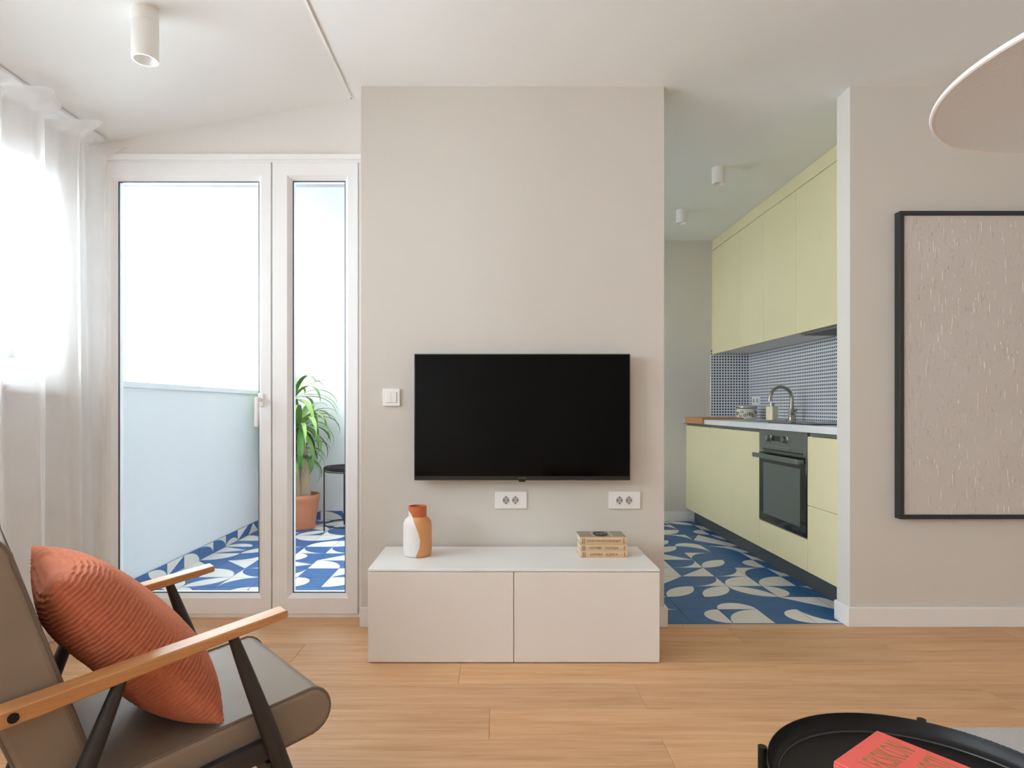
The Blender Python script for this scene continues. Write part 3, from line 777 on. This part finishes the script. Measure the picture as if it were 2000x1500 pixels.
# ------------------------------------------------------------------ armchair
ac = empty('armchair', (-0.6443, 1.5465, 0), math.atan2(.6675, .7446))   # local x forward, y to the far arm
HW = 0.2532
def side_cushion(name, poly, w, m, parent, pip=True):
    o = MB().prism(poly, -w, w).build(name, m, parent, bevel=.010, seg=3, angle=30)
    if pip:
        for sgn in (-1, 1):
            cx = sum(p[0] for p in poly) / len(poly); cz = sum(p[1] for p in poly) / len(poly)
            pts = [(x, sgn * (w - .0075), z) for x, z in poly]
            MB().tube(pts, .0042, 8, closed=True).build('piping', M['piping'], o)
    return o
# seat: flat slab with a round nose
def resample(poly, step):
    out = []
    n = len(poly)
    for i in range(n):
        a, b = poly[i], poly[(i + 1) % n]; L = math.dist(a, b); k = max(1, int(L / step))
        for j in range(k): out.append((a[0] + (b[0] - a[0]) * j / k, a[1] + (b[1] - a[1]) * j / k))
    return out
T2 = .054; nose = [(.075 + T2 * math.cos(math.radians(q)), .330 + T2 * math.sin(math.radians(q)) * 1.0) for q in range(-80, 81, 16)]
seat_poly = [(-.44, .212)] + nose + [(-.44, .322)]
seat = side_cushion('seat_cushion', seat_poly, .222, M['leather'], ac)
bk = lambda z: -.362 - .30 * (z - .40)
top = [(bk(.78) - .055 + .055 * math.cos(math.radians(q)), .775 + .055 * math.sin(math.radians(q))) for q in range(0, 181, 18)]
back_poly = [(bk(.33), .335)] + [(bk(z), z) for z in (.45, .6, .7)] + top + [(bk(.6) - .115, .6), (bk(.33) - .105, .335)]
back = side_cushion('back_cushion', back_poly, .222, M['leather'], ac)
arm_top = lambda t: .603 - .126 * t
for sg in (-1, 1):
    y0, y1 = sg * HW - .0225, sg * HW + .0225
    L = .60
    am = MB()
    st = [(0, .0165), (.12, .020), (.3, .025), (.45, .030), (L, .030)]
    for (ta, ha), (tb, hb) in zip(st[:-1], st[1:]): pass
    n = len(st); vs = []
    for tt, hh_ in st:
        zt = arm_top(tt); vs += [(-tt, y0, zt - hh_), (-tt, y1, zt - hh_), (-tt, y1, zt), (-tt, y0, zt)]
    fs = [(i * 4 + k, i * 4 + (k + 1) % 4, i * 4 + 4 + (k + 1) % 4, i * 4 + 4 + k) for i in range(n - 1) for k in range(4)] + [(0, 1, 2, 3), tuple((n - 1) * 4 + k for k in (3, 2, 1, 0))]
    arm = am.add(vs, fs).build('armrest', M['arm'], ac, bevel=.003, angle=40)
    for tt in (.478, .540):
        z = arm_top(tt) - .015
        MB().tube([(-tt, sg * (HW + .022), z), (-tt, sg * (HW + .0255), z), (-tt, sg * (HW + .027), z)], [.0085, .0085, .005], 16).build('bolt', M['black_metal'], arm)
    def leg(s0, z0, s1):
        pts = []; rr = []
        for i in range(13):
            u = i / 12; pts.append((s0 + (s1 - s0) * u, sg * HW, z0 * (1 - u)))
            rr.append(.0105 + .0085 * math.sin(PI * min(1, u * 1.02)) ** .9)
        MB().tube(pts, rr, 18).build('leg', M['black_wood'], ac)
    leg(-.1134, .572, .080)
    leg(-.3137, .544, -.520)
    MB().hexa([(-.425, sg * HW - .012 * 1 - sg * .016, .232), (-.01, sg * HW - .012 - sg * .016, .274), (-.01, sg * HW + .012 - sg * .016, .274), (-.425, sg * HW + .012 - sg * .016, .232),
               (-.425, sg * HW - .012 - sg * .016, .272), (-.03, sg * HW - .012 - sg * .016, .316), (-.03, sg * HW + .012 - sg * .016, .316), (-.425, sg * HW + .012 - sg * .016, .272)]).build('side_rail', M['black_wood'], ac, bevel=.003)
MB().box(-.035, -.005, -.245, .245, .225, .262).build('cross_rail', M['black_wood'], ac, bevel=.003)
MB().box(-.42, -.39, -.245, .245, .170, .206).build('cross_rail', M['black_wood'], ac, bevel=.003)
tag(ac, 'mid-century armchair with taupe leather cushions, wooden arms and black legs', 'armchair')

# terracotta cushion on the armchair
def cushion():
    A, B, T = .236, .205, .088
    na, nb = 330, 60
    v = []; f = []
    for side in (1, -1):
        k0 = len(v)
        for i in range(na + 1):
            t_ = 2 * i / na - 1; a = t_ * (1.5 - .5 * t_ * t_) * .7 + t_ * .3
            for j in range(nb + 1):
                b = math.sin(PI / 2 * (2 * j / nb - 1))
                # a along the height (-1 top .. 1 bottom), b across; rounded edges, eared corners
                h = (max(0, 1 - abs(a) ** 2.8) * max(0, 1 - abs(b) ** 2.8)) ** .5
                pib = 1 - .08 * (1 - b * b) * a * a; pin = 1 - .08 * (1 - a * a) * b * b
                tri = math.asin(math.sin(b * 26 + a * 3)) * .75
                ph = 2 * PI * (a * A / .0098) + 1.3 * math.sin(b * 2.2 + a * 2) + tri
                w_ = abs(a) ** 14
                rib = .0030 * (math.sin(ph) * (1 - w_) + w_ * math.sin(2 * PI * b * B / .0105 + 2 * math.sin(a * 60)))
                rib *= min(1, (1 - b * b) * 40 + .3)
                lump = .005 * math.sin(a * 4 + b * 3) * h
                px_, py_, pz_ = a * A * pib, b * B * pin, side * (T * h + lump)
                nx, ny, nz = abs(a) ** 10 * math.copysign(1, a), abs(b) ** 4 * math.copysign(1, b), side * max(h, 1e-4) ** .7
                if h < 1e-6: nz = 0
                L = math.sqrt(nx * nx + ny * ny + nz * nz) or 1
                v.append((px_ + rib * nx / L, py_ + rib * ny / L, pz_ + rib * nz / L))
        for i in range(na):
            for j in range(nb):
                q = k0 + i * (nb + 1) + j
                f.append((q, q + 1, q + nb + 2, q + nb + 1) if side > 0 else (q, q + nb + 1, q + nb + 2, q + 1))
    o = MB().add(v, f)
    root = o.build('cushion', M['pillow'], angle=180)
    import bmesh
    bm = bmesh.new(); bm.from_mesh(root.data); bmesh.ops.remove_doubles(bm, verts=bm.verts, dist=1e-5); bm.to_mesh(root.data); bm.free()
    root.data.polygons.foreach_set('use_smooth', [True] * len(root.data.polygons))
    c, s_ = .7446, .6675
    base = Vector((-0.6443, 1.5465, 0))
    F = Vector((c, s_, 0)); W = Vector((-s_, c, 0)); Z = Vector((0, 0, 1))
    da = (F * .638 - Z * .770); dn = (F * .770 + Z * .638)
    cen = base + F * -.265 + W * .000 + Z * .5455
    mt = Matrix((( da.x, W.x, dn.x, cen.x), (da.y, W.y, dn.y, cen.y), (da.z, W.z, dn.z, cen.z), (0, 0, 0, 1)))
    root.matrix_world = mt
    tag(root, 'ribbed terracotta cushion leaning in the armchair', 'cushion')
cushion()

# ------------------------------------------------------------------ potted yucca on the balcony
def yucca():
    root = empty('potted_yucca', (-1.715, 5.30, 0)); rr = random.Random(5)
    pot = MB().lathe([(.118, 0), (.122, .004), (.126, .02), (.150, .16), (.163, .245), (.168, .25), (.170, .292), (.165, .297), (.156, .294), (.152, .255), (.14, .25)], 40, cap1=False).build('pot', M['terracotta'], root, angle=50)
    MB().lathe([(.128, 0), (.132, .006), (.132, .022), (.127, .024)], 40, cap1=False).build('saucer_rim', M['terracotta'], pot)
    MB().lathe([(.001, .268), (.08, .272), (.153, .264)], 32, cap0=False, cap1=False).build('soil', M['soil'], root)
    def trunk(p, r0, r1):
        pts = []; rad = []
        for i in range(15):
            u = i / 14; k = u * (len(p) - 1); a = min(int(k), len(p) - 2); q = k - a
            pts.append(tuple(p[a][c] * (1 - q) + p[a + 1][c] * q for c in range(3))); rad.append((r0 + (r1 - r0) * u) * (1 + .06 * math.sin(i * 2.1)))
        MB().tube(pts, rad, 14).build('trunk', M['bark'], root)
    t1 = [(.055, 0, .26), (.045, 0, .45), (.03, .0, .66), (.0, 0, .86)]; t2 = [(-.01, .02, .26), (-.02, .03, .45), (-.05, .04, .62)]
    t3 = [(-.06, .03, .26), (-.09, .05, .7), (-.09, .04, 1.12)]
    trunk(t1, .042, .034); trunk(t2, .036, .028); trunk(t3, .032, .026)
    def leaf(base, az, el, L, W, droop):
        n = 9; pts = []; d = Vector((math.cos(az), math.sin(az), 0)); p = Vector(base); e = el
        vs = []; side = Vector((-d.y, d.x, 0))
        for i in range(n + 1):
            u = i / n
            w = W * (math.sin(PI * min(1, u * .93 + .12)) ** .7) * (1 if u < .98 else .15)
            up = (Vector((0, 0, 1)) * math.cos(e) - d * math.sin(e))
            for k, fold in ((-1, .25), (0, 0), (1, .25)): vs.append(p + side * (k * w) + up * (fold * w))
            p = p + (d * math.cos(e) + Vector((0, 0, 1)) * math.sin(e)) * (L / n)
            p.x = max(p.x, -.30); p.y = min(p.y, .33)
            e -= droop / n * (0.4 + 1.3 * u)
        fs = [(i * 3 + k, i * 3 + k + 1, i * 3 + k + 4, i * 3 + k + 3) for i in range(n) for k in range(2)]
        o = MB().add(vs, fs).build('leaf', M['leaf'], root, angle=180)
    def crown(c, n, L, emin, emax, dr):
        for i in range(n):
            az = i * 2.399 + rr.uniform(-.25, .25); el = emin + (emax - emin) * (i / (n - 1)) + rr.uniform(-.12, .12)
            leaf((c[0] + .02 * math.cos(az), c[1] + .02 * math.sin(az), c[2] + .05 * (i / n)), az, el, L * rr.uniform(.8, 1.1), rr.uniform(.018, .028), dr * rr.uniform(.75, 1.25))
    crown((.0, 0, .86), 46, .46, -.6, 1.2, 2.5)
    crown((-.05, .04, .62), 22, .36, -.3, 1.1, 2.4)
    crown((-.07, .04, 1.12), 32, .46, -.3, 1.35, 2.3)
    tag(root, 'yucca with drooping green leaves in a terracotta pot on the balcony', 'plant')
yucca()

# ------------------------------------------------------------------ kitchen
KF = 1.765; CF = .019; ZB, ZT = .123, .890      # front plane, door thickness, door bottom and top
UF = 2.003; UZ0, UZ1 = 1.545, 2.502
def base_unit(y0, y1, doors, label, lo=.912, hi=.912):   # lo, hi: height of the near and far side panels
    root = empty('base_cabinet', (KF, (y0 + y1) / 2, 0)); h = (y1 - y0) / 2; g = .0012
    MB().box(CF + .001, .580, -h + .0165, h - .0165, ZB, ZB + .016).box(CF + .001, .580, -h + .0005, -h + .0165, ZB, lo).box(CF + .001, .580, h - .0165, h - .0005, ZB, hi).box(.572, .580, -h + .0165, h - .0165, ZB + .016, .912).build('carcass', M['under'], root)
    for z0, z1 in doors:
        MB().box(0, CF, -h + g, h - g, z0 + g, z1 - g).build('door' if len(doors) == 1 else 'drawer_front', M['green'], root, bevel=.0012)
    MB().box(CF - .006, CF + .0008, -h + g, h - g, ZT + .002, .912).build('handle_channel', M['gola'], root)
    tag(root, label, 'cabinet', 'pale green base cabinets')
    return root
base_unit(4.983, KY1 - .002, [(ZB, ZT)], 'pale green base cabinet at the far end wall, under the cutting board')
base_unit(4.508, 4.983, [(ZB, ZT)], 'pale green base cabinet second from the far end wall', lo=.78)
base_unit(4.044, 4.508, [(ZB, ZT)], 'pale green base cabinet just left of the oven', hi=.78)
base_unit(3.03, 3.420, [(ZB, .500), (.500, ZT)], 'pale green two-drawer base cabinet right of the oven')
oc = empty('oven_cabinet', (KF, 3.732, 0)); h = .312
MB().box(CF + .001, .585, -h + .0005, h - .0005, ZB, .305).box(CF + .001, .585, -h + .0005, -h + .016, .305, .912).box(CF + .001, .585, h - .016, h - .0005, .305, .912).build('carcass', M['under'], oc)
MB().box(0, CF, -h + .0012, h - .0012, ZB + .001, .305).build('panel', M['green'], oc, bevel=.0012)
tag(oc, 'pale green oven housing with a plain panel below the oven', 'cabinet')
ov = empty('oven', (KF, 3.732, .312)); h = .2945; OT = .600
MB().box(.022, .55, -h + .003, h - .003, .002, OT - .004).build('body', M['oven_panel'], ov)
cp = MB().box(-.002, .0195, -h - .012, h + .012, .462, OT).build('control_panel', M['oven_panel'], ov, bevel=.002)
MB().box(-.004, .0195, -h - .012, h + .012, .004, .452).build('door', M['oven_glass'], ov, bevel=.002)
MB().box(-.0052, -.003, -h + .055, h - .055, .05, .385).build('door_window', M['oven_win'], ov)
MB().box(-.003, .018, -h - .012, h + .012, -.005, .003).build('bottom_trim', M['metal'], ov)
for yy in (.155, -.06):
    kb = MB().lathe([(.026, 0), (.026, .004), (.020, .006), (.018, .024), (.015, .026)], 28).build('knob', M['oven_panel'], ov)
    kb.rotation_euler = (0, -PI / 2, 0); kb.location = (-.002, yy, .545)
    rg_ = MB().tube([(.0275 * math.cos(2 * PI * k / 32), .0275 * math.sin(2 * PI * k / 32), .001) for k in range(32)], .0015, 6, closed=True).build('ring', M['metal'], kb)
MB().box(-.0035, -.001, -.02, .12, .53, .56).build('display', M['oven_glass'], ov)
MB().box(-.004, -.001, -.10, .20, .494, .498).build('trim_line', M['metal'], ov)
MB().box(-.006, -.001, -.27, .25, .468, .476).build('vent_slot', M['dark_gap'], ov)
hn = MB().box(-.056, -.036, -h - .002, h + .002, .415, .445).build('handle', M['oven_panel'], ov, bevel=.004)
for yy in (-h + .03, h - .03): MB().box(-.037, -.003, yy - .012, yy + .012, .42, .44).build('handle_bracket', M['oven_panel'], hn)
tag(ov, 'built-in dark grey oven with two knobs and a bar handle', 'oven')
tag(MB().box(1.838, 1.856, 3.03, KY1 - .002, 0, ZB - .002).build('plinth', M['plinth']), 'dark grey plinth running under the base cabinets', 'plinth')
SX0, SX1, SY0, SY1 = 1.865, 2.195, 4.115, 4.545      # sink cut-out
wt = MB(); zs_ = (.9135, .952); ox = (1.742, KX1 - .012, 3.03, KY1 - .002)
ring = lambda a, z: [(a[0], a[2], z), (a[1], a[2], z), (a[1], a[3], z), (a[0], a[3], z)]
hole = (SX0, SX1, SY0, SY1)
wt.add(ring(ox, zs_[0]) + ring(hole, zs_[0]) + ring(hole, zs_[1]) + ring(ox, zs_[1]),
       [(r * 4 + k, r * 4 + (k + 1) % 4, ((r + 1) % 4) * 4 + (k + 1) % 4, ((r + 1) % 4) * 4 + k) for r in range(4) for k in range(4)])
wo = wt.build('worktop', M['worktop'], bevel=.002); tag(wo, 'long white kitchen worktop', 'worktop')
struct(MB().box(KX1 - .010, KX1, GY + .01, KY1 - .011, .952, UZ0 + .05).build('wall_backsplash', M['dots']), 'white backsplash with a grid of dark dots behind the tap', 'backsplash')
struct(MB().box(2.003 - .006, KX1 - .010, KY1 - .010, KY1, .952, UZ0 + .05).build('wall_backsplash_end', M['dots']), 'dotted backsplash return on the kitchen end wall', 'backsplash')
struct(MB().box(1.990, 1.9965, KY1 - .012, KY1, .952, UZ0).build('trim_7', M['skirt']), 'white edge strip of the dotted backsplash', 'trim')
UY = [(4.965, KY1 - .002), (4.519, 4.965), (4.033, 4.519), (3.433, 4.033), (3.03, 3.433)]
UL = ['pale green wall cabinet at the far end wall', 'narrow pale green wall cabinet second from the far end wall', 'pale green wall cabinet above the tap', 'pale green wall cabinet with the extractor hood beneath', 'pale green wall cabinet next to the white opening jamb']
for (y0, y1), lb in zip(UY, UL):
    root = empty('wall_cabinet', (UF, (y0 + y1) / 2, UZ0)); h = (y1 - y0) / 2; H = UZ1 - UZ0
    MB().box(CF + .001, KX1 - UF - .012, -h + .0005, h - .0005, .004, H).build('carcass', M['under'], root)
    MB().box(0, CF, -h + .0012, h - .0012, 0, H - .001).build('door', M['green'], root, bevel=.0012)
    tag(root, lb, 'cabinet', 'pale green wall cabinets')
tag(MB().box(UF, KX1 - .012, 3.03, KY1 - .002, UZ1 + .003, CZ - .002).build('cornice_panel', M['green'], bevel=.0012), 'pale green filler panel between wall cabinets and ceiling', 'panel')
hd_ = empty('extractor_hood', (2.17, 3.733, UZ0))
MB().box(-.14, .15, -.285, .285, -.012, .0035).build('housing', M['metal'], hd_, bevel=.002)
for k in range(2):
    f = MB().box(-.125, .135, -.275 + k * .28, -.005 + k * .28, -.014, -.012).build('grease_filter', M['gola'], hd_)
    b = MB()
    for i in range(12): b.box(-.12 + i * .021, -.11 + i * .021, -.27 + k * .28, -.01 + k * .28, -.0155, -.0138)
    b.build('filter_slot', M['plinth'], f)
tag(hd_, 'slim grey extractor hood under the wall cabinets', 'extractor hood')
# sink, tap, hob
WT = .952
sk_ = empty('sink', (2.03, 4.33, WT))
def rect(hx_, hy_, z): return [(-hx_, -hy_, z), (hx_, -hy_, z), (hx_, hy_, z), (-hx_, hy_, z)]
def loft(loops, cap=False):
    n = len(loops); f_ = [(i * 4 + k, i * 4 + (k + 1) % 4, i * 4 + 4 + (k + 1) % 4, i * 4 + 4 + k) for i in range(n - 1) for k in range(4)]
    if cap: f_.append(tuple((n - 1) * 4 + k for k in range(4)))
    return MB().add([q for l_ in loops for q in l_], f_)
loft([rect(.185, .235, .0003), rect(.184, .234, .003), rect(.164, .214, .003), rect(.163, .213, .0003)]).build('rim', M['steel'], sk_)
loft([rect(.162, .212, .002), rect(.158, .208, -.145), rect(.150, .200, -.155), rect(.152, .202, -.157), rect(.160, .210, -.146), rect(.1635, .2135, .002)]).build('bowl_wall', M['steel'], sk_)
MB().box(-.150, .150, -.200, .200, -.157, -.155).build('bowl_floor', M['steel'], sk_)
MB().lathe([(.042, -.155), (.042, -.1525), (.03, -.1535)], 24, (0, .05, 0)).build('drain', M['metal'], sk_)
tag(sk_, 'inset stainless steel sink in the white worktop', 'sink')
tp = empty('tap', (2.255, 4.60, WT)); 
MB().lathe([(.030, 0), (.030, .006), (.024, .010), (.021, .05), (.023, .055), (.023, .085), (.017, .09), (.015, .10)], 24).build('tap_body', M['metal'], tp)
arcp = [(0, 0, .09), (0, 0, .16)] + [(-.082 + .082 * math.cos(math.radians(q)), 0, .175 + .082 * math.sin(math.radians(q))) for q in range(0, 166, 11)] + [(-.166, 0, .165)]
MB().tube(arcp, .0125, 14).build('spout', M['metal'], tp)
MB().tube([(-.1655, 0, .172), (-.167, 0, .150)], .0145, 14).build('aerator', M['metal'], tp)
lv = MB().tube([(0, -.02, .068), (0, -.045, .070)], .016, 14).build('lever', M['metal'], tp)
MB().tube([(0, -.04, .070), (-.005, -.075, .085), (-.01, -.10, .092)], [.006, .005, .004], 10).build('lever_arm', M['metal'], lv)
tag(tp, 'brushed steel swan-neck tap behind the sink', 'tap')
hb = empty('hob', (2.06, 3.732, WT))
MB().box(-.25, .25, -.285, .285, 0, .006).build('glass_plate', M['hob'], hb, bevel=.002)
for dx, dy in ((-.11, -.13), (-.11, .13), (.12, -.13), (.12, .13)):
    MB().tube([(dx + .085 * math.cos(2 * PI * k / 36), dy + .085 * math.sin(2 * PI * k / 36), .0062) for k in range(36)], .0006, 6, closed=True).build('zone_ring', M['logo'], hb)
tag(hb, 'flat black glass hob in the worktop above the oven', 'hob')
# cutting board with front lip
cb = empty('cutting_board', (1.74, 5.28, WT))
MB().box(-.010, .335, -.23, .24, .0005, .016).build('board', M['board'], cb, bevel=.002)
MB().box(-.014, -.003, -.23, .24, -.036, .016).build('front_lip', M['board'], cb, bevel=.002)
tag(cb, 'wooden cutting board with a front lip hooked over the worktop edge', 'cutting board')
# soap bottle
sb = empty('soap_dispenser', (2.165, 4.735, WT), math.radians(30))
MB().box(-.034, .034, -.034, .034, 0, .112).build('bottle', M['soap'], sb, bevel=.010, seg=3)
MB().lathe([(.018, .111), (.018, .138), (.012, .140)], 20).build('collar', M['metal'], sb)
MB().tube([(0, 0, .139), (0, 0, .165), (-.012, 0, .172), (-.045, 0, .168)], .0048, 10).build('pump', M['metal'], sb)
tag(sb, 'square cream soap dispenser with a pump beside the tap', 'soap dispenser')
# canister
cn = empty('canister', (2.175, 5.235, WT))
bd = MB().lathe([(.070, 0), (.078, .004), (.082, .015), (.082, .085), (.078, .093), (.074, .095)], 40).build('jar', M['ceramic'], cn)
MB().lathe([(.080, .0955), (.086, .098), (.086, .112), (.08, .116), (.05, .119), (.001, .120)], 40, cap1=False).build('lid', M['lid'], cn)
MB().tube([(.084 * math.cos(2 * PI * k / 40), .084 * math.sin(2 * PI * k / 40), .092) for k in range(40)], .0025, 8, closed=True).build('clasp_ring', M['metal'], cn)
rr = random.Random(3)
for k in range(12):
    a = math.radians(180 + k * 15 + rr.uniform(-5, 5)); z = rr.uniform(.025, .07); b = MB()
    for q in range(5):
        aa = a + .13 * math.cos(q * 1.26); zz = z + .010 * math.sin(q * 1.26)
        b.tube([(.0815 * math.cos(aa), .0815 * math.sin(aa), zz), (.0827 * math.cos(aa), .0827 * math.sin(aa), zz)], .0055, 7)
    b.build('flower_print', M['flower'], bd)
tag(cn, 'round cream canister with dark flower print and clip lid', 'canister')
# socket on the backsplash
ks = empty('wall_socket', (KX1 - .010, 5.44, 1.115))
MB().box(-.009, 0, -.076, .076, -.036, .036).build('cover_plate', M['plastic'], ks, bevel=.002)
for yy in (-.035, .035): MB().tube([(-.011, yy, 0), (-.008, yy, 0)], .02, 20).build('socket_well', M['grey_hole'], ks)
tag(ks, 'white double socket on the dotted backsplash behind the canister', 'socket')
